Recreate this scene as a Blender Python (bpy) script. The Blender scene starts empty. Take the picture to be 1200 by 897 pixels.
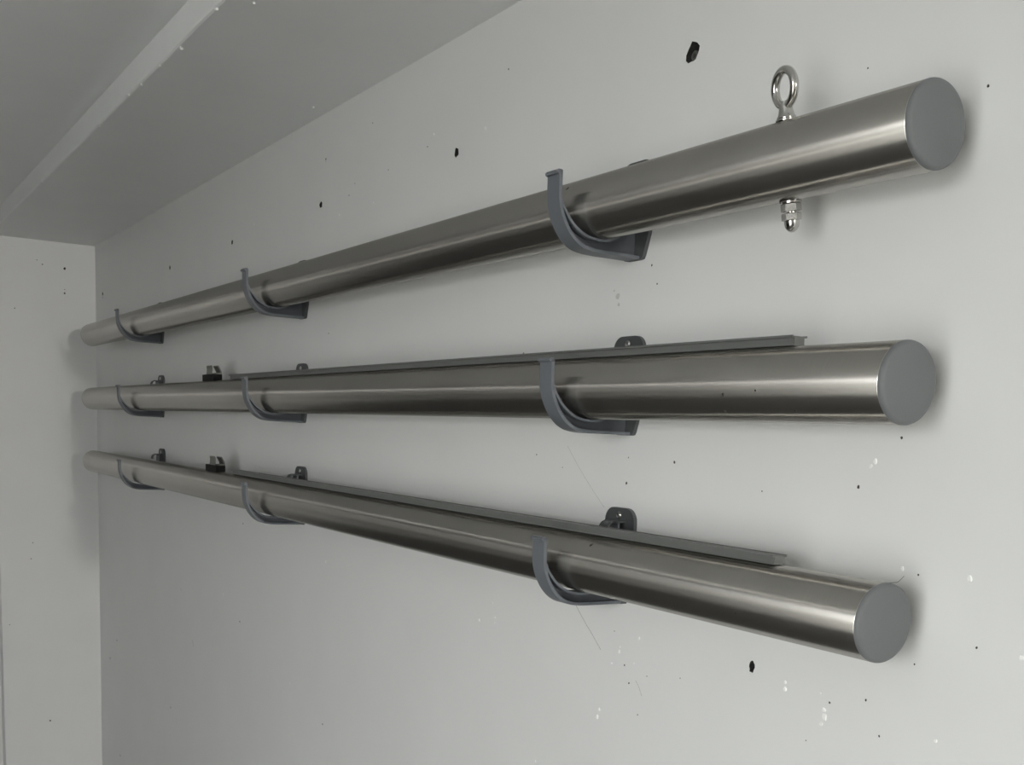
import bpy, bmesh, math, random
from mathutils import Matrix, Vector
random.seed(4)
MM = 0.001
sc = bpy.context.scene

# ------------------------------------------------------------------ camera
cam_d = bpy.data.cameras.new('camera'); cam = bpy.data.objects.new('camera', cam_d)
sc.collection.objects.link(cam); sc.camera = cam
rx, ry, rz = -0.1499, 0.0382, 1.0088
def camera_axes():
    fw = Vector((-math.sin(rz), math.cos(rz), 0)); rt = Vector((math.cos(rz), math.sin(rz), 0)); up = Vector((0, 0, 1))
    c, s = math.cos(rx), math.sin(rx); fw, up = fw*c + up*s, up*c - fw*s
    c, s = math.cos(ry), math.sin(ry); rt, up = rt*c + up*s, up*c - rt*s
    return rt, up, fw
rt, up, fw = camera_axes()
m = Matrix((rt, up, -fw)).transposed().to_4x4(); m.translation = Vector((3.4990, -0.7084, -0.0443))
cam.matrix_world = m
cam_d.sensor_fit = 'HORIZONTAL'; cam_d.sensor_width = 36.0
cam_d.lens = 1293.63/1200*36.0
cam_d.shift_y = (700.4 - 448.5)/1200
cam_d.clip_start = 0.02

XO, YO, ZF = 9.0, -2.4, -1.55           # room: open end (x), opposite wall (y), floor (z)
# ------------------------------------------------------------------ sky and light
world = bpy.data.worlds.new('overcast_sky'); sc.world = world; world.use_nodes = True
wn = world.node_tree; wn.nodes.clear()
wo = wn.nodes.new('ShaderNodeOutputWorld'); bg = wn.nodes.new('ShaderNodeBackground')
bg.inputs['Color'].default_value = (0.965, 0.98, 0.965, 1); bg.inputs['Strength'].default_value = 6.2
wn.links.new(bg.outputs[0], wo.inputs[0])

XF, X2, ZH = 3.12, 4.65, 0.45               # the wide doorway in the opposite wall: from XF to X2, lintel height ZH
def portal(name, sx, sy, loc, rot):             # only guides the sky's light through the two sides of the corner doorway
    ld = bpy.data.lights.new(name, 'AREA'); ld.shape = 'RECTANGLE'; ld.size = sx; ld.size_y = sy; ld.cycles.is_portal = True
    lo = bpy.data.objects.new(name, ld); sc.collection.objects.link(lo); lo.location = loc; lo.rotation_euler = rot
portal('doorway_portal', X2-XF, ZH-ZF, ((X2+XF)/2, YO, (ZH+ZF)/2), (math.radians(90), 0, 0))

ld = bpy.data.lights.new('tube_streak_light', 'POINT'); ld.energy = 215; ld.shadow_soft_size = .09; ld.color = (1, .975, .93)  # unseen light, added to draw the thin highlight line along the tubes
lo = bpy.data.objects.new('tube_streak_light', ld); sc.collection.objects.link(lo); lo.location = (8.7, -.12, .37)

sc.view_settings.view_transform = 'Standard'; sc.view_settings.look = 'None'
sc.view_settings.exposure = 0.45; sc.view_settings.gamma = 1.0; sc.view_settings.use_curve_mapping = False

# ------------------------------------------------------------------ materials
def mat(name, col, rough=0.5, metal=0.0, bump=0.0, scale=60.0, var=0.0, spec=0.5, dist=0.001, stretch=(1, 1, 1)):
    mt = bpy.data.materials.new(name); mt.use_nodes = True; nt = mt.node_tree
    b = nt.nodes['Principled BSDF']
    b.inputs['Base Color'].default_value = (*col, 1); b.inputs['Roughness'].default_value = rough
    b.inputs['Metallic'].default_value = metal; b.inputs['Specular IOR Level'].default_value = spec
    tc = nt.nodes.new('ShaderNodeTexCoord'); mp = nt.nodes.new('ShaderNodeMapping'); mp.inputs['Scale'].default_value = stretch
    nt.links.new(tc.outputs['Object'], mp.inputs[0])
    nz = nt.nodes.new('ShaderNodeTexNoise'); nz.inputs['Scale'].default_value = scale; nz.inputs['Detail'].default_value = 5
    nt.links.new(mp.outputs[0], nz.inputs['Vector'])
    if var:
        mx = nt.nodes.new('ShaderNodeMix'); mx.data_type = 'RGBA'
        mx.inputs[6].default_value = (*[c*(1-var) for c in col], 1); mx.inputs[7].default_value = (*[min(1, c*(1+var)) for c in col], 1)
        nt.links.new(nz.outputs['Fac'], mx.inputs[0]); nt.links.new(mx.outputs[2], b.inputs['Base Color'])
    if bump:
        bp = nt.nodes.new('ShaderNodeBump'); bp.inputs['Strength'].default_value = bump; bp.inputs['Distance'].default_value = dist
        nt.links.new(nz.outputs['Fac'], bp.inputs['Height']); nt.links.new(bp.outputs[0], b.inputs['Normal'])
    return mt

def paint(name, col, spec=0.35, rough=0.42):
    """brushed-on white paint: broad undulation, fine vertical brush marks, faint mottling"""
    mt = bpy.data.materials.new(name); mt.use_nodes = True; nt = mt.node_tree; N = nt.nodes.new; K = nt.links.new
    b = nt.nodes['Principled BSDF']; b.inputs['Roughness'].default_value = rough; b.inputs['Specular IOR Level'].default_value = spec
    tc = N('ShaderNodeTexCoord')
    def noise(scale, st, det=4):
        mp = N('ShaderNodeMapping'); mp.inputs['Scale'].default_value = st; K(tc.outputs['Object'], mp.inputs[0])
        n = N('ShaderNodeTexNoise'); n.inputs['Scale'].default_value = scale; n.inputs['Detail'].default_value = det
        K(mp.outputs[0], n.inputs['Vector']); return n.outputs['Fac']
    a = noise(7, (1, 1, 1)); s = noise(120, (1, 1, .12)); f = noise(260, (1, 1, 1), 2)
    mx = N('ShaderNodeMix'); mx.data_type = 'RGBA'
    mx.inputs[6].default_value = (*[c*.965 for c in col], 1); mx.inputs[7].default_value = (*[c*1.03 for c in col], 1); K(a, mx.inputs[0])
    K(mx.outputs[2], b.inputs['Base Color'])
    ad = N('ShaderNodeMath'); ad.operation = 'MULTIPLY_ADD'; ad.inputs[1].default_value = .35; K(f, ad.inputs[0]); K(s, ad.inputs[2])
    b1 = N('ShaderNodeBump'); b1.inputs['Strength'].default_value = .10; b1.inputs['Distance'].default_value = .001; K(ad.outputs[0], b1.inputs['Height'])
    b2 = N('ShaderNodeBump'); b2.inputs['Strength'].default_value = .25; b2.inputs['Distance'].default_value = .004; K(a, b2.inputs['Height']); K(b1.outputs[0], b2.inputs['Normal'])
    K(b2.outputs[0], b.inputs['Normal'])
    return mt

def brushed(name):
    """stainless steel with brushing around the tube: anisotropic, long highlights along it"""
    mt = bpy.data.materials.new(name); mt.use_nodes = True; nt = mt.node_tree; N = nt.nodes.new; K = nt.links.new
    b = nt.nodes['Principled BSDF']; b.inputs['Metallic'].default_value = 1.0
    tc = N('ShaderNodeTexCoord'); mp = N('ShaderNodeMapping'); mp.inputs['Scale'].default_value = (1400, 30, 30); K(tc.outputs['Object'], mp.inputs[0])
    n = N('ShaderNodeTexNoise'); n.inputs['Scale'].default_value = 1.0; n.inputs['Detail'].default_value = 3; K(mp.outputs[0], n.inputs['Vector'])
    n2 = N('ShaderNodeTexNoise'); n2.inputs['Scale'].default_value = 9.0; n2.inputs['Detail'].default_value = 4; K(tc.outputs['Object'], n2.inputs['Vector'])
    cr = N('ShaderNodeMix'); cr.data_type = 'RGBA'
    cr.inputs[6].default_value = (.37, .357, .333, 1); cr.inputs[7].default_value = (.53, .512, .48, 1)
    ad = N('ShaderNodeMath'); ad.operation = 'MULTIPLY_ADD'; ad.inputs[1].default_value = .5; K(n.outputs['Fac'], ad.inputs[0])
    hf = N('ShaderNodeMath'); hf.operation = 'MULTIPLY'; hf.inputs[1].default_value = .5; K(n2.outputs['Fac'], hf.inputs[0]); K(hf.outputs[0], ad.inputs[2])
    K(ad.outputs[0], cr.inputs[0]); K(cr.outputs[2], b.inputs['Base Color'])
    rr = N('ShaderNodeMapRange'); rr.inputs['To Min'].default_value = .225; rr.inputs['To Max'].default_value = .28; K(n.outputs['Fac'], rr.inputs[0]); K(rr.outputs[0], b.inputs['Roughness'])
    b.inputs['Anisotropic'].default_value = .68
    tg = N('ShaderNodeTangent'); tg.direction_type = 'RADIAL'; tg.axis = 'X'; K(tg.outputs[0], b.inputs['Tangent'])
    b.inputs['Anisotropic Rotation'].default_value = TUBE_ROT
    # second lobe: the brushing scratches fan a light out along the tube
    g = N('ShaderNodeBsdfAnisotropic'); g.inputs['Roughness'].default_value = .45; g.inputs['Anisotropy'].default_value = -.945; K(cr.outputs[2], g.inputs['Color']); K(tg.outputs[0], g.inputs['Tangent'])
    ms = N('ShaderNodeMixShader'); ms.inputs[0].default_value = .12; K(b.outputs[0], ms.inputs[1]); K(g.outputs[0], ms.inputs[2])
    K(ms.outputs[0], [q for q in nt.nodes if q.type == 'OUTPUT_MATERIAL'][0].inputs[0])
    g.inputs['Rotation'].default_value = LOBE_ROT
    return mt
LOBE_ROT = 0.25
TUBE_ROT = 0.25

M = dict(
    wall=paint('white_wall_paint', (.785, .79, .785)),
    ceil=paint('white_ceiling_paint', (.89, .90, .90)),
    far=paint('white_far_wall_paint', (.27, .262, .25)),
    dado=mat('dark_dado_paint', (.02, .019, .018), .6),
    ground=mat('pale_concrete', (.48, .475, .455), .9, var=.15, scale=3),
    floor=mat('dark_concrete', (.06, .058, .055), .8, bump=.2, var=.15, scale=8),
    hole_shade=mat('dark_hole_shade', (.035, .034, .032), .95, bump=.8, var=.5, scale=400),  # hole linings: near-black colour deepens the shade inside
    pit=mat('dark_pit', (.05, .047, .043), .9),
    fleck=mat('white_fleck', (.92, .92, .90), .3),
    stain=mat('grey_smudge', (.60, .60, .575), .6),
    crack=mat('fine_crack', (.16, .155, .14), .9),
    tube=brushed('brushed_stainless'),
    rim=mat('cut_steel_rim', (.75, .74, .72), .18, 1.0),
    cap=mat('grey_plastic_cap', (.145, .153, .157), .5, bump=.05, scale=700, var=.05, spec=.4),
    plastic=mat('blue_grey_plastic', (.14, .152, .17), .45, bump=.05, scale=500, var=.06, spec=.5),
    plate=mat('shaded_grey_plastic', (.075, .079, .083), .5, bump=.05, scale=500, var=.06, spec=.4),  # bracket plastic with the tubes' shade on plates and clips put into the colour
    web=mat('recess_shade_plastic', (.09, .098, .11), .5, bump=.05, scale=500, var=.06, spec=.4),  # same moulding, its recess shade darkened into the colour
    rail=mat('grey_rail_plastic', (.135, .139, .133), .5, bump=.06, scale=200, var=.07, stretch=(.05, 1, 1)),
    steel=mat('polished_steel', (.56, .55, .525), .17, 1.0, bump=.03, scale=300),
    zinc=mat('zinc_screw', (.55, .55, .53), .3, 1.0),
    dark=mat('screw_recess', (.02, .02, .02), .7),
    black=mat('black_rubber', (.006, .006, .0065), .7, bump=.1, scale=500, spec=.2),
    clip=mat('dull_spring_steel', (.16, .16, .15), .45, .6),
    scuff=mat('dark_scuff', (.05, .045, .04), .7),
)

# ------------------------------------------------------------------ helpers
def obj(name, bm, mt, parent=None, smooth=False, bevel=0.0, seg=2, auto=None):
    if bevel:
        es = [e for e in bm.edges if len(e.link_faces) == 2 and e.calc_face_angle(0) > math.radians(35)]
        if es: bmesh.ops.bevel(bm, geom=es, offset=bevel, segments=seg, affect='EDGES', profile=.5, clamp_overlap=True)
    bmesh.ops.recalc_face_normals(bm, faces=bm.faces)
    me = bpy.data.meshes.new(name); bm.to_mesh(me); bm.free()
    mts = mt if isinstance(mt, (list, tuple)) else [mt]
    for x in mts: me.materials.append(x)
    if smooth or auto:
        for p in me.polygons: p.use_smooth = True
        me.set_sharp_from_angle(angle=math.radians(auto or 40))
    o = bpy.data.objects.new(name, me); sc.collection.objects.link(o)
    if parent: o.parent = parent
    return o
def empty(name, loc, label, cat, group=None):
    o = bpy.data.objects.new(name, None); sc.collection.objects.link(o); o.empty_display_size = .02
    o.location = Vector(loc)*MM; tag(o, label, cat, group); return o
def tag(o, label, cat, group=None):
    o['label'] = label; o['category'] = cat
    if group: o['group'] = group
def box(bm, x0, x1, y0, y1, z0, z1):
    vs = [bm.verts.new(Vector((x, y, z))*MM) for x in (x0, x1) for y in (y0, y1) for z in (z0, z1)]
    for f in ((0, 1, 3, 2), (4, 6, 7, 5), (0, 4, 5, 1), (2, 3, 7, 6), (0, 2, 6, 4), (1, 5, 7, 3)): bm.faces.new([vs[i] for i in f])
def extrude_x(bm, poly, x0, x1):
    """poly in (y,z) mm, closed, extruded along x"""
    a = [bm.verts.new(Vector((x0, y, z))*MM) for y, z in poly]; b = [bm.verts.new(Vector((x1, y, z))*MM) for y, z in poly]
    n = len(poly)
    bm.faces.new(a); bm.faces.new(b[::-1])
    for i in range(n): bm.faces.new((a[i], b[i], b[(i+1) % n], a[(i+1) % n]))
def spline(pts, k=5):
    out = []
    P = [pts[0]] + list(pts) + [pts[-1]]
    for i in range(1, len(P)-2):
        for j in range(k):
            t = j/k; p0, p1, p2, p3 = P[i-1], P[i], P[i+1], P[i+2]
            out.append(tuple(.5*((2*p1[c]) + (-p0[c]+p2[c])*t + (2*p0[c]-5*p1[c]+4*p2[c]-p3[c])*t*t + (-p0[c]+3*p1[c]-3*p2[c]+p3[c])*t**3) for c in (0, 1)))
    out.append(tuple(pts[-1])); return out
def ribbon(path, t0, t1=None, side=0):
    """closed strip polygon from an open path; side 0 = centred, 1 = path is the outer edge with thickness to its left"""
    t1 = t1 or t0; L, Rr = [], []
    n = len(path)
    for i, p in enumerate(path):
        a = path[max(0, i-1)]; b = path[min(n-1, i+1)]
        d = Vector((b[0]-a[0], b[1]-a[1])).normalized(); nn = Vector((-d.y, d.x)); t = t0 + (t1-t0)*i/(n-1)
        if side: L.append((p[0]+nn.x*t, p[1]+nn.y*t)); Rr.append(p)
        else: L.append((p[0]+nn.x*t/2, p[1]+nn.y*t/2)); Rr.append((p[0]-nn.x*t/2, p[1]-nn.y*t/2))
    return L + Rr[::-1]
def lathe(bm, prof, axis='Z', n=48, mat_of=None):
    """profile of (radius, h) mm"""
    rings = []
    for r, h in prof:
        if r <= 1e-6:
            rings.append([bm.verts.new(Vector((0, 0, h) if axis == 'Z' else (h, 0, 0))*MM)])
        else:
            rings.append([bm.verts.new(Vector((r*math.cos(2*math.pi*i/n), r*math.sin(2*math.pi*i/n), h) if axis == 'Z' else (h, r*math.cos(2*math.pi*i/n), r*math.sin(2*math.pi*i/n)))*MM) for i in range(n)])
    for k, (a, b) in enumerate(zip(rings, rings[1:])):
        if len(a) == 1 and len(b) == 1: continue
        for i in range(n):
            j = (i+1) % n
            if len(a) == 1: f = bm.faces.new((a[0], b[i], b[j]))
            elif len(b) == 1: f = bm.faces.new((a[i], b[0], a[j]))
            else: f = bm.faces.new((a[i], b[i], b[j], a[j]))
            if mat_of: f.material_index = mat_of(k)

# ------------------------------------------------------------------ the setting
def structure(o): o['kind'] = 'structure'; return o
CZ = lambda x: 438.0 + .0024*x          # soffit height

def blob(cx, cz, r, ry, n, jag, rnd):
    return [(cx + r*math.cos(2*math.pi*i/n)*(1+rnd.uniform(-jag, jag)), cz + ry*math.sin(2*math.pi*i/n)*(1+rnd.uniform(-jag, jag))) for i in range(n)]
rnd = random.Random(11)
HOLES = [(2653.6, 309.7, 8.6, 9.6), (2200.9, 303.4, 5.2, 5.5), (1748.9, 305.2, 6.2, 5.0), (1294.0, 300.5, 5, 4.2), (838.2, 297.4, 5, 5), (124, 297, 6.5, 4.5), (2786.1, -247.8, 3.4, 5.2)]
def back_wall():
    bm = bmesh.new(); V = lambda x, y, z: bm.verts.new(Vector((x, y, z))*MM)
    outer = [V(-60, 0, ZF/MM), V(XO/MM, 0, ZF/MM), V(XO/MM, 0, 560), V(-60, 0, 560)]
    edges = [bm.edges.new((outer[i], outer[(i+1) % 4])) for i in range(4)]
    loops = []
    for cx, cz, r, rz_ in HOLES:
        l = [V(x, 0, z) for x, z in blob(cx, cz, r, rz_, 14, .22, rnd)]; loops.append(l)
        edges += [bm.edges.new((l[i], l[(i+1) % 14])) for i in range(14)]
    bmesh.ops.triangle_fill(bm, use_beauty=True, edges=edges)
    for l in loops:                                     # each hole goes 22 mm into the wall
        back = [bm.verts.new(v.co + Vector((0, .022, 0))) for v in l]
        for i in range(14):
            f = bm.faces.new((l[i], l[(i+1) % 14], back[(i+1) % 14], back[i])); f.material_index = 1
        f = bm.faces.new(back); f.material_index = 1
    b2 = [V(v.co.x/MM, 100, v.co.z/MM) for v in outer]
    for i in range(4): bm.faces.new((outer[i], b2[i], b2[(i+1) % 4], outer[(i+1) % 4]))
    bm.faces.new(b2)
    return structure(obj('wall_back', bm, [M['wall'], M['hole_shade']]))
wall_back = back_wall()

def left_wall():
    bm = bmesh.new(); zt, zb = 560.0, ZF/MM
    X = lambda z: 14.5 + .0197*(z+334) + 3
    rows = []
    for z in (zb, zt):
        x = X(z)
        rows.append([(x, 0), (x, -275), (x-60, -275), (x-60, YO/MM), (-160, YO/MM), (-160, 0)])
    a, b = [[bm.verts.new(Vector((x, y, z))*MM) for x, y in r] for r, z in zip(rows, (zb, zt))]
    n = len(a)
    for i in range(n): bm.faces.new((a[i], a[(i+1) % n], b[(i+1) % n], b[i]))
    bm.faces.new(a); bm.faces.new(b[::-1])
    es = [e for e in bm.edges if abs((e.verts[0].co.y+e.verts[1].co.y)/2 + .275) < 1e-5 and abs(e.verts[0].co.z-e.verts[1].co.z) > 1 and min(e.verts[0].co.x, e.verts[1].co.x) > -.03]
    bmesh.ops.bevel(bm, geom=es, offset=.002, segments=2, affect='EDGES')
    return structure(obj('wall_left', bm, M['wall']))
wall_left = left_wall()

def ceiling():
    """dropped soffit along the wall, a 40 mm step, then the higher ceiling"""
    bm = bmesh.new(); rnd2 = random.Random(3); xs = [-60 + i*18.66 for i in range(190)] + [XO/MM]
    prev = None
    for x in xs:
        w = .35*math.sin(x*.021) + .25*math.sin(x*.067+1) + rnd2.uniform(-.25, .25); z = CZ(x)
        sec = [(0, z), (-277+w, z), (-279.6+w, z+1.3), (-280.5+w, z+3.2), (-280.5+w*.4, z+40.5), (YO/MM, z+42.5), (YO/MM, 560), (0, 560)]
        cur = [bm.verts.new(Vector((x, y, zz))*MM) for y, zz in sec]
        if prev:
            for i in range(8): bm.faces.new((prev[i], prev[(i+1) % 8], cur[(i+1) % 8], cur[i]))
        else: bm.faces.new(cur)
        prev = cur
    bm.faces.new(prev[::-1])
    return structure(obj('ceiling', bm, M['ceil'], auto=25))
ceil = ceiling()
bm = bmesh.new(); box(bm, -160, XO/MM, YO/MM-100, 100, ZF/MM-80, ZF/MM); structure(obj('floor', bm, M['floor']))
bm = bmesh.new(); box(bm, -160, XF/MM, YO/MM-100, YO/MM, ZF/MM, 560); box(bm, XF/MM, XO/MM+100, YO/MM-100, YO/MM, ZH/MM, 560); box(bm, X2/MM, XO/MM, YO/MM-100, YO/MM, ZF/MM, ZH/MM); structure(obj('wall_front', bm, M['far']))
bm = bmesh.new(); box(bm, XO/MM, XO/MM+100, YO/MM, 0, ZF/MM, 560); structure(obj('wall_right', bm, M['far']))
bm = bmesh.new(); box(bm, -30000, 40000, -40000, 20000, ZF/MM-300, ZF/MM-80.5); structure(obj('ground', bm, M['ground']))
bm = bmesh.new(); box(bm, -100, XF/MM, YO/MM, YO/MM+25, ZF/MM, -500); structure(obj('trim_1', bm, M['dado']))

# small blemishes of the paint, each kind joined (nobody could count them)
def marks(name, pts, mt, parent, plane, rr, lift=.35, asp=1.0, seed=1):
    r = random.Random(seed); bm = bmesh.new()
    for p in pts:
        a, b = p[0], p[1]; s = p[2] if len(p) > 2 else r.uniform(*rr); n = 8; ang = r.uniform(0, 3)
        ring = []
        for i in range(n):
            t = 2*math.pi*i/n + ang; q = s*r.uniform(.7, 1.2)
            ring.append((a + q*math.cos(t), b + q*asp*math.sin(t)))
        def P(u, v, h):
            if plane == 'back': return Vector((u, -h, v))*MM
            if plane == 'left': return Vector((17.5+.0197*(v+334)+h, u, v))*MM
            return Vector((u, v, CZ(u)-h))*MM
        base = [bm.verts.new(P(u, v, -.3)) for u, v in ring]; mid = [bm.verts.new(P(a+(u-a)*.75, b+(v-b)*.75, lift)) for u, v in ring]; top = bm.verts.new(P(a, b, lift*1.3))
        for i in range(n):
            j = (i+1) % n; bm.faces.new((base[i], base[j], mid[j], mid[i])); bm.faces.new((mid[i], mid[j], top))
    o = obj(name, bm, mt, parent, smooth=True); o['kind'] = 'stuff'; return o
PITS = [(2322, 375), (1944, 391.5), (1768, 367.7), (1883, 316.7), (1861.7, 302.7), (1999.6, 316.7), (2119.8, 325.7), (2610, 122.6), (2619.8, 103.8), (2379, 45.7, 1.6), (2416, -70.8), (2470, -83), (2589, -67.3), (2662, -68.9, 1.8), (2587.7, -93.7, 1.9), (2783, -89), (2928, -38.6), (2890, -78.6, 2), (2580.7, -250.7), (2601, -283.6, 1.4), (2638.6, -287.6), (2610, -301, 1.5), (2689.8, -278.6), (2627, -331), (3010.7, -187.7, 1.2), (2959, -210.5), (2879, -259.5, 1.2), (2856.7, -298), (2932, -274.5), (2916, -248.7), (2954.7, -141.5), (235, -689, 3), (141, -760, 3.5), (912, -443), (1343, -448, 2.4), (1008, -554), (812, -753, 2.6), (255, -1029, 3.2), (1783, -552, 2), (1363, -247, 2), (2864.8, 245.5), (2974.8, 207.2, 1.4), (1787.7, 99.7, 1.5), (1768, 372, 2.2), (125, 287, 2.4)]
marks('paint_pits', PITS, M['pit'], wall_back, 'back', (.7, 1.4), .12, 1.1, 2)
FLECKS = [(2272.8, 318, 2.2), (2138, 338), (1826, 278.6), (1425, 317), (1952, 279), (2905, -57.5, 2), (2901, -61.7), (2330, -258.7), (2298, -285.7, 1.8), (2336, -282.7), (2337, -276), (2591, -270.9, 2), (2592, -266), (2623, -251.4, 1.7), (2579, -286), (2616.7, -278.7), (2441, -433), (2558, -350, 2.4), (2561, -341, 2), (2940, -138.7, 1.6), (2999.8, -138.8, 2.6), (3046.5, -188, 1.6), (2868.9, -253.7), (2874.7, -273, 3), (2874, -267, 2), (2872, -280, 2), (2984, -265, 1.5), (2828, -259, 2.4), (2828, -253, 1.6), (1628, -513.8), (1789, -272, 2), (1237, -407, 2)]
marks('paint_flecks', FLECKS, M['fleck'], wall_back, 'back', (.9, 1.6), .7, 1.2, 3)
marks('wall_smudges', [(2557, 97, 4.5), (2559, 88.6, 3.2), (2550, 103, 2)], M['stain'], wall_back, 'back', (3, 4), .08, .8, 5)
LPITS = [(-157.7, 382.6, 1.6), (-143, 372.4, 2.2), (-83.6, 367, 4.4), (-84.9, 308.6, 1.6), (-85, 298, 3), (-219, 244.5, 2), (-186, -423.5, 2), (-192, -471, 2), (-149, -969, 3), (-255, -665, 1.6)]
marks('paint_pits', LPITS, M['pit'], wall_left, 'left', (1.5, 2), .15, 1.0, 6)
CW = [(887, -279.5, 3.5), (1444, -278, 3), (1664, -279.5, 3), (1732, -277.5, 3), (1839, -278, 2.6), (1929, -272, 3), (1935, -275, 2), (2100, -278, 3), (2147, -247.5, 2.2), (1787, -30, 2)]
marks('paint_flecks', CW, M['fleck'], ceil, 'ceil', (2, 3), 2.0, .8, 7)
def thread(name, pts, w, parent, mt, h=.12):
    bm = bmesh.new(); pts = [Vector((x, -h, z)) for x, z in spline(pts, 4)]; L = []
    for i, p in enumerate(pts):
        d = (pts[min(i+1, len(pts)-1)] - pts[max(i-1, 0)]).normalized(); nn = Vector((-d.z, 0, d.x))*w/2
        L.append([bm.verts.new(q*MM) for q in (p+nn+Vector((0, h+.1, 0)), p, p-nn+Vector((0, h+.1, 0)))])
    for a, b in zip(L, L[1:]):
        for i in (0, 1): bm.faces.new((a[i], a[i+1], b[i+1], b[i]))
    return obj(name, bm, mt, parent)
thread('scratch', [(2506.8, -232.7), (2526, -249.5), (2541, -261), (2558.4, -275.3)], .8, wall_back, M['crack'])
thread('scratch', [(2621, -296), (2627, -302), (2632, -309.7)], .6, wall_back, M['crack'])
thread('scratch', [(2478, -59), (2495, -75), (2510, -88.5), (2530, -105), (2551.6, -121.6)], .45, wall_back, M['crack'])
thread('scratch', [(2925, -152), (2933.4, -150.4), (2937.3, -149), (2942, -144)], .8, wall_back, M['crack'])
thread('scratch', [(1006, -548), (1010, -556), (1009, -563)], 1.4, wall_back, M['crack'])
# wall plug left in the broken-out hole
bm = bmesh.new(); lathe(bm, [(4.6, 12), (4.6, .3), (3.9, -.3), (2.6, -.3), (2.3, .4), (2.3, 10), (0, 10)], n=20)
o = obj('wall_plug', bm, mat('dirty_plug', (.09, .09, .085), .7), wall_back, smooth=True); o.rotation_euler = (math.radians(-90), 0, 0); o.location = Vector((2655, 1.0, 307))*MM

# ------------------------------------------------------------------ steel tubes
YC, R = -48.64, 30.0
ZT = {1: 174.07, 2: 0.0, 3: -174.27}
XL = {1: 206, 2: 204, 3: 202}; XR = {1: 2975.0, 2: 2970.7, 3: 2968.3}
NAME = {1: 'top', 2: 'middle', 3: 'bottom'}
def tube(k):
    desc = {1: 'top brushed steel tube, with an eye bolt through it near the right end',
            2: 'middle brushed steel tube, nearly level in view, with a grey rail along its top',
            3: 'bottom brushed steel tube, below the other two, with a grey rail along its top'}[k]
    t = empty('steel_tube', (XL[k], YC, ZT[k]), desc, 'tube')
    L = XR[k]-XL[k]; bm = bmesh.new()
    lathe(bm, [(R, 4.0), (R, L-4.6), (R-.12, L-4.45), (R-2, L-4.45), (R-2, 3.8), (R-.12, 3.8), (R, 4.0)], 'X', 160, lambda i: 0 if i == 0 else 1)
    obj('pipe', bm, [M['tube'], M['rim']], t, smooth=True)
    def cap(x, s):
        bm = bmesh.new(); pr = [(0, 0), (R-3.4, 0), (R-2.0, -.35), (R-.95, -1.1), (R-.3, -2.1), (R-.02, -3.1), (R+.02, -4.3), (R-2.2, -4.4), (R-2.2, -14), (R-5, -14), (R-5, -4), (0, -4)]
        lathe(bm, [(r, x + s*h) for r, h in pr], 'X', 96); return obj('end_cap', bm, M['cap'], t, smooth=True)
    cap(L, 1); cap(0, -1)
    return t
TUBES = {k: tube(k) for k in (1, 2, 3)}
def scuff(k, x, ang, sx, sa, tilt=0):
    a = math.radians(ang); bm = bmesh.new(); bmesh.ops.create_icosphere(bm, subdivisions=2, radius=1)
    for v in bm.verts:
        j = 1 + .25*math.sin(7*v.co.x+3*v.co.z+ang)
        v.co = Vector((v.co.x*sx*j, v.co.y*.18, v.co.z*sa*j))*MM
    o = obj('scuff_mark', bm, M['scuff'], TUBES[k], smooth=True)
    o.matrix_local = Matrix.Translation(Vector((x-XL[k], -R*math.cos(a), R*math.sin(a)))*MM) @ Matrix.Rotation(-a, 4, 'X') @ Matrix.Rotation(tilt, 4, 'Y')
for a in [(2, 2808.9, -17, 1.1, 1.7), (2, 2804.6, -46, 2.0, 1.7, .5), (2, 2846.7, -11, .9, .9), (2, 2883, -45, .9, .8), (1, 2562, 38.5, 1.0, 2.0, .4), (3, 2626, 47, 1.2, 2.2, .3), (3, 2754, -44, .9, 3.6, .5), (3, 2761, -47, .6, 2.2, .5), (3, 2840, -22, .7, .7)]: scuff(*a)

# eye bolt through the top tube, tilted a little out of vertical
tilt = math.radians(10.4)
BX = 2835.5
base = Matrix.Translation(Vector((BX-XL[1], 0, 0))*MM) @ Matrix.Rotation(tilt, 4, 'X')
T1 = TUBES[1]
def hexprism(bm, r, z0, z1, c=.8):
    """hexagon with chamfered corners, like a real nut"""
    n = 6; rings = []
    for rr, z in ((r-c, z0), (r, z0+c*.6), (r, z1-c*.6), (r-c, z1)):
        rings.append([bm.verts.new(Vector((rr*math.cos(math.pi/3*i-.30), rr*math.sin(math.pi/3*i-.30), z))*MM) for i in range(n)])
    for a, b in zip(rings, rings[1:]):
        for i in range(n): bm.faces.new((a[i], a[(i+1) % n], b[(i+1) % n], b[i]))
    bm.faces.new(rings[0]); bm.faces.new(rings[-1][::-1])
bm = bmesh.new()
lathe(bm, [(0, -50), (3.8, -50), (3.8, 30.5), (7.2, 30.9), (7.5, 31.6), (7.3, 32.6), (6.5, 33.6), (5.6, 37), (5.0, 41), (4.4, 44), (0, 45)], 'Z', 32)
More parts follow.
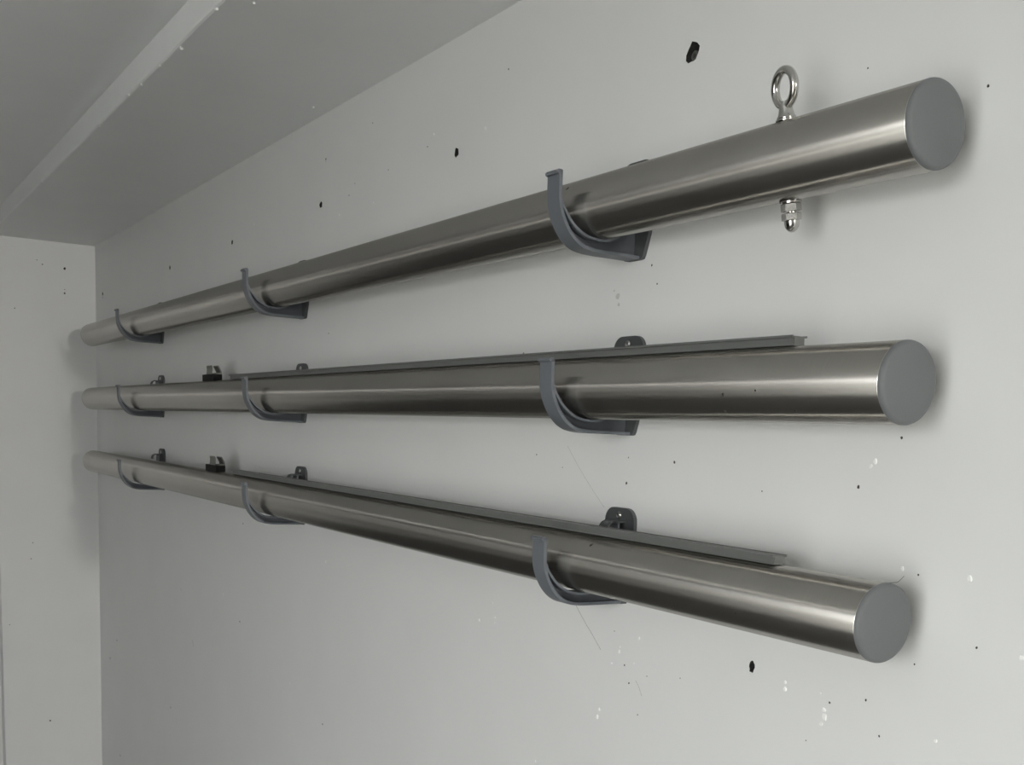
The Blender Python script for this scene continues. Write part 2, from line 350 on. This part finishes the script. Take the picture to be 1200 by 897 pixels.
# ring
NR, nr = 56, 18; R1, r1 = 13.0, 3.2; vs = []
for i in range(NR):
    a = 2*math.pi*i/NR; row = []
    for j in range(nr):
        b = 2*math.pi*j/nr; rr = R1 + r1*math.cos(b); row.append(bm.verts.new(Vector((rr*math.sin(a), r1*1.1*math.sin(b), 53.6 - rr*math.cos(a)))*MM))
    vs.append(row)
for i in range(NR):
    for j in range(nr): bm.faces.new((vs[i][j], vs[(i+1) % NR][j], vs[(i+1) % NR][(j+1) % nr], vs[i][(j+1) % nr]))
o = obj('eye_bolt', bm, M['steel'], T1, smooth=True); o['label'] = 'polished steel eye bolt'
o.matrix_local = base @ Matrix.Rotation(math.radians(-12), 4, 'Z')
def tpart(name, f, **kw):
    bm = bmesh.new(); f(bm); o = obj(name, bm, M['steel'], T1, **kw); o.matrix_local = base; return o
tpart('washer', lambda b: lathe(b, [(3.9, 29.6), (8.2, 29.6), (8.4, 30.2), (8.2, 30.9), (3.9, 30.9)], n=40), smooth=True)
tpart('washer', lambda b: lathe(b, [(3.9, -29.8), (8.6, -29.8), (8.8, -30.6), (8.6, -31.6), (3.9, -31.6)], n=40), smooth=True)
tpart('hex_nut', lambda b: hexprism(b, 8.1, -38.3, -31.8))
def dome(b):
    hexprism(b, 7.8, -45.0, -39.1)
    lathe(b, [(6.1, -44.2)] + [(6.0*math.cos(t*math.pi/16), -46.8-7.2*math.sin(t*math.pi/16)) for t in range(0, 8)] + [(0, -54)], n=32)
tpart('dome_nut', dome, auto=35)

# ------------------------------------------------------------------ wall brackets
W = 10.3; PY = -48.64
J_OUT = spline([(-55.2, 26), (-55.1, 14), (-54.8, 3), (-53.2, -7), (-49.5, -16.5), (-43.5, -26.5), (-35.5, -35), (-25.5, -40.8), (-14, -43.3), (0, -44.1), (24, -44.3), (44.9, -44.4)], 4)
S_IN = [(-51.2, 0), (-49.2, -5.2), (-46.3, -9.6), (-39.8, -17.6), (-31, -24.6), (-20.5, -29.6), (-9, -31.6), (2, -31.6)]
S_IN += [(31.4*math.sin(math.radians(a)), -31.4*math.cos(math.radians(a))) for a in (20, 40, 60, 78)] + [(33.0, 4), (35.2, 18), (36.2, 31), (36.3, 40.2)]
S_IN = spline(S_IN, 4)
def bracket(X, k, c):
    which = {(1): 'top', 2: 'middle', 3: 'bottom'}[k]; pos = {1: 'nearest the capped right ends', 2: 'second of three from the left', 3: 'closest to the left wall'}[c]
    return f'blue-grey plastic hook bracket under the {which} steel tube, {pos}'
def make_bracket():
    t = empty('pipe_bracket', (0, 0, 0), '', 'bracket', 'grey plastic pipe brackets on the wall')
    # back plate: rounded top, narrower towards the foot (x, z)
    half = [(10.4, -44.8), (13.8, -44.2), (15.6, -41.5), (17.8, -35), (22.8, -20), (24.2, -14), (24.6, -5), (24.6, 38)]
    for i in range(0, 7):
        a = math.radians(i*15); half.append((10.6+14*math.cos(a), 41+14*math.sin(a)))
    poly = half + [(-x, z) for x, z in half[::-1]]
    bm = bmesh.new()
    f = [bm.verts.new(Vector((x, -4.2, z))*MM) for x, z in poly]; b = [bm.verts.new(Vector((x, 0, z))*MM) for x, z in poly]; n = len(poly)
    bm.faces.new(f[::-1]); bm.faces.new(b)
    for i in range(n): bm.faces.new((f[i], f[(i+1) % n], b[(i+1) % n], b[i]))
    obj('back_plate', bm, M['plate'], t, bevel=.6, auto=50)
    sh = lambda P: [(y+PY, z) for y, z in P]
    bm = bmesh.new(); extrude_x(bm, sh(ribbon(J_OUT, 3.6, 3.0, 1)), -W, W)
    extrude_x(bm, sh([(-58.2, 25.2), (-57.6, 23.2), (-55, 22.6), (-51.6, 23.5), (-51.6, 26.2), (-53, 27.0), (-56.4, 27.0)]), -W, W)
    obj('hook_arm', bm, M['plastic'], t, bevel=.35, auto=40)
    bm = bmesh.new(); extrude_x(bm, sh(ribbon(S_IN, 2.4, 2.2, 0)), -W, W)
    obj('saddle', bm, M['plastic'], t, bevel=.3, auto=40)
    # recessed web between arm, saddle and plate
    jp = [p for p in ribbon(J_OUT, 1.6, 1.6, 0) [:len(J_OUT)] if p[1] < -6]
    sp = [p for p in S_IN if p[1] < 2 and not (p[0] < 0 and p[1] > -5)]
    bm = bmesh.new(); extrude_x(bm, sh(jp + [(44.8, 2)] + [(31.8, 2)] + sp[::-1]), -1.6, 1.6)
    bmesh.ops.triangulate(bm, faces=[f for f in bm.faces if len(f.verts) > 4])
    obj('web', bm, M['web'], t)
    bm = bmesh.new()
    extrude_x(bm, sh([(28.5, 40.0), (44.6, 40.0), (44.6, 42.2), (28.5, 42.2)]), -5, W)
    arch = spline([(36, 38.6), (34.6, 40.2), (32, 41), (29, 40.8), (26, 39.9), (23.6, 37.2), (22.4, 34), (22.0, 30)], 4)
    extrude_x(bm, sh(ribbon(arch, 1.9, 1.6, 0)), -5, W)
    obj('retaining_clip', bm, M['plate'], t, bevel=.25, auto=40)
    bm = bmesh.new(); lathe(bm, [(0, 0), (1.1, 0), (1.2, 1.0), (2.6, 1.6), (3.3, 1.0), (3.6, 0), (3.6, -1.5)], n=20, mat_of=lambda i: 1 if i == 0 else 0)
    s = obj('screw', bm, [M['zinc'], M['dark']], t, smooth=True); s.rotation_euler = (math.radians(90), 0, 0); s.location = Vector((-1, -4.2, 47.2))*MM
    return t
PROTO = make_bracket(); first = True
def copy_tree(o, parent=None):
    c = o.copy(); sc.collection.objects.link(c); c.parent = parent
    for ch in list(o.children): copy_tree(ch, c)
    return c
A = {1: 2584.4, 2: 1678.8, 3: 762.2}
DX = {}; BR = []
for k in (1, 2, 3):
    for c in (1, 2, 3):
        t = PROTO if first else copy_tree(PROTO); first = False
        t.location = Vector((A[c] + DX.get((k, c), 0), 0, ZT[k]))*MM; t['label'] = bracket(A[c], k, c)
        BR.append((k, t))
for k, t in BR:
        if k == 1:                              # the top row's plates end a little lower
            for ch in t.children:
                if ch.name.startswith('back_plate'): ch.scale.z = .955; ch.location.z = -.0448*(1-.955)
                if ch.name.startswith('screw'): ch.location.z = .0428
                if ch.name.startswith('retaining'): ch.location.z = -.003

# ------------------------------------------------------------------ rails lying on the two lower tubes
def rail(k, x0, x1, yo, zo, label):
    t = empty('long_rail', (x0, YC+yo, ZT[k]+zo), label, 'rail', 'grey rails on the lower tubes'); L = x1-x0
    # section: lipped top flange on a wide web (y, z)
    P = [(-6.2, 0), (-6.2, 1.0), (-5.4, 1.2), (-5.4, 6.0), (-8.4, 6.2), (-8.4, 7.9), (-7.2, 7.9), (-6.9, 7.3), (6.9, 7.3), (7.2, 7.9), (8.4, 7.9), (8.4, 6.2), (5.4, 6.0), (5.4, 1.2), (6.2, 1.0), (6.2, 0)]
    bm = bmesh.new(); extrude_x(bm, P, 0, L); obj('rail_body', bm, M['rail'], t, bevel=.2)
    return t
rail(2, 1452, 2862, -.6, 30.3, 'long grey rail lying on top of the middle steel tube')
rail(3, 1466, 2858, -.6, 30.3, 'long grey rail lying on top of the bottom steel tube')

# ------------------------------------------------------------------ black spring clips on the lower tubes
def make_clip():
    t = empty('spring_clip', (0, 0, 0), '', 'clip', 'black spring clips on the lower tubes')
    bm = bmesh.new(); box(bm, -35, 35, -9, 9, -4, 11.5)
    obj('rubber_block', bm, M['black'], t, bevel=1.4)
    bm = bmesh.new(); box(bm, 10, 34.5, -3, 8.2, 11.3, 14); obj('steel_tab', bm, M['clip'], t, bevel=.4)
    for s in (-1, 1):
        bm = bmesh.new(); path = spline([(8.2, 10.5), (7.8, 16), (5.4, 21), (2.8, 25.8), (1.4, 27.4)], 4) if s > 0 else spline([(-6.5, 10.5), (-5.6, 16), (-5.2, 22), (-5.8, 26.4), (-6.8, 27.4)], 4)
        extrude_x(bm, ribbon(path, 2.4), -14 if s < 0 else 4, 16 if s < 0 else 33); obj('jaw', bm, M['clip'], t, bevel=.3, auto=40)
    return t
cl = make_clip()
cl.location = Vector((1322, YC, ZT[2]+30.2))*MM; cl['label'] = 'small black clip with steel jaws on top of the middle tube'
c2 = copy_tree(cl)
c2.location = Vector((1341, YC, ZT[3]+30.2))*MM; c2['label'] = 'small black clip with steel jaws on top of the bottom tube'
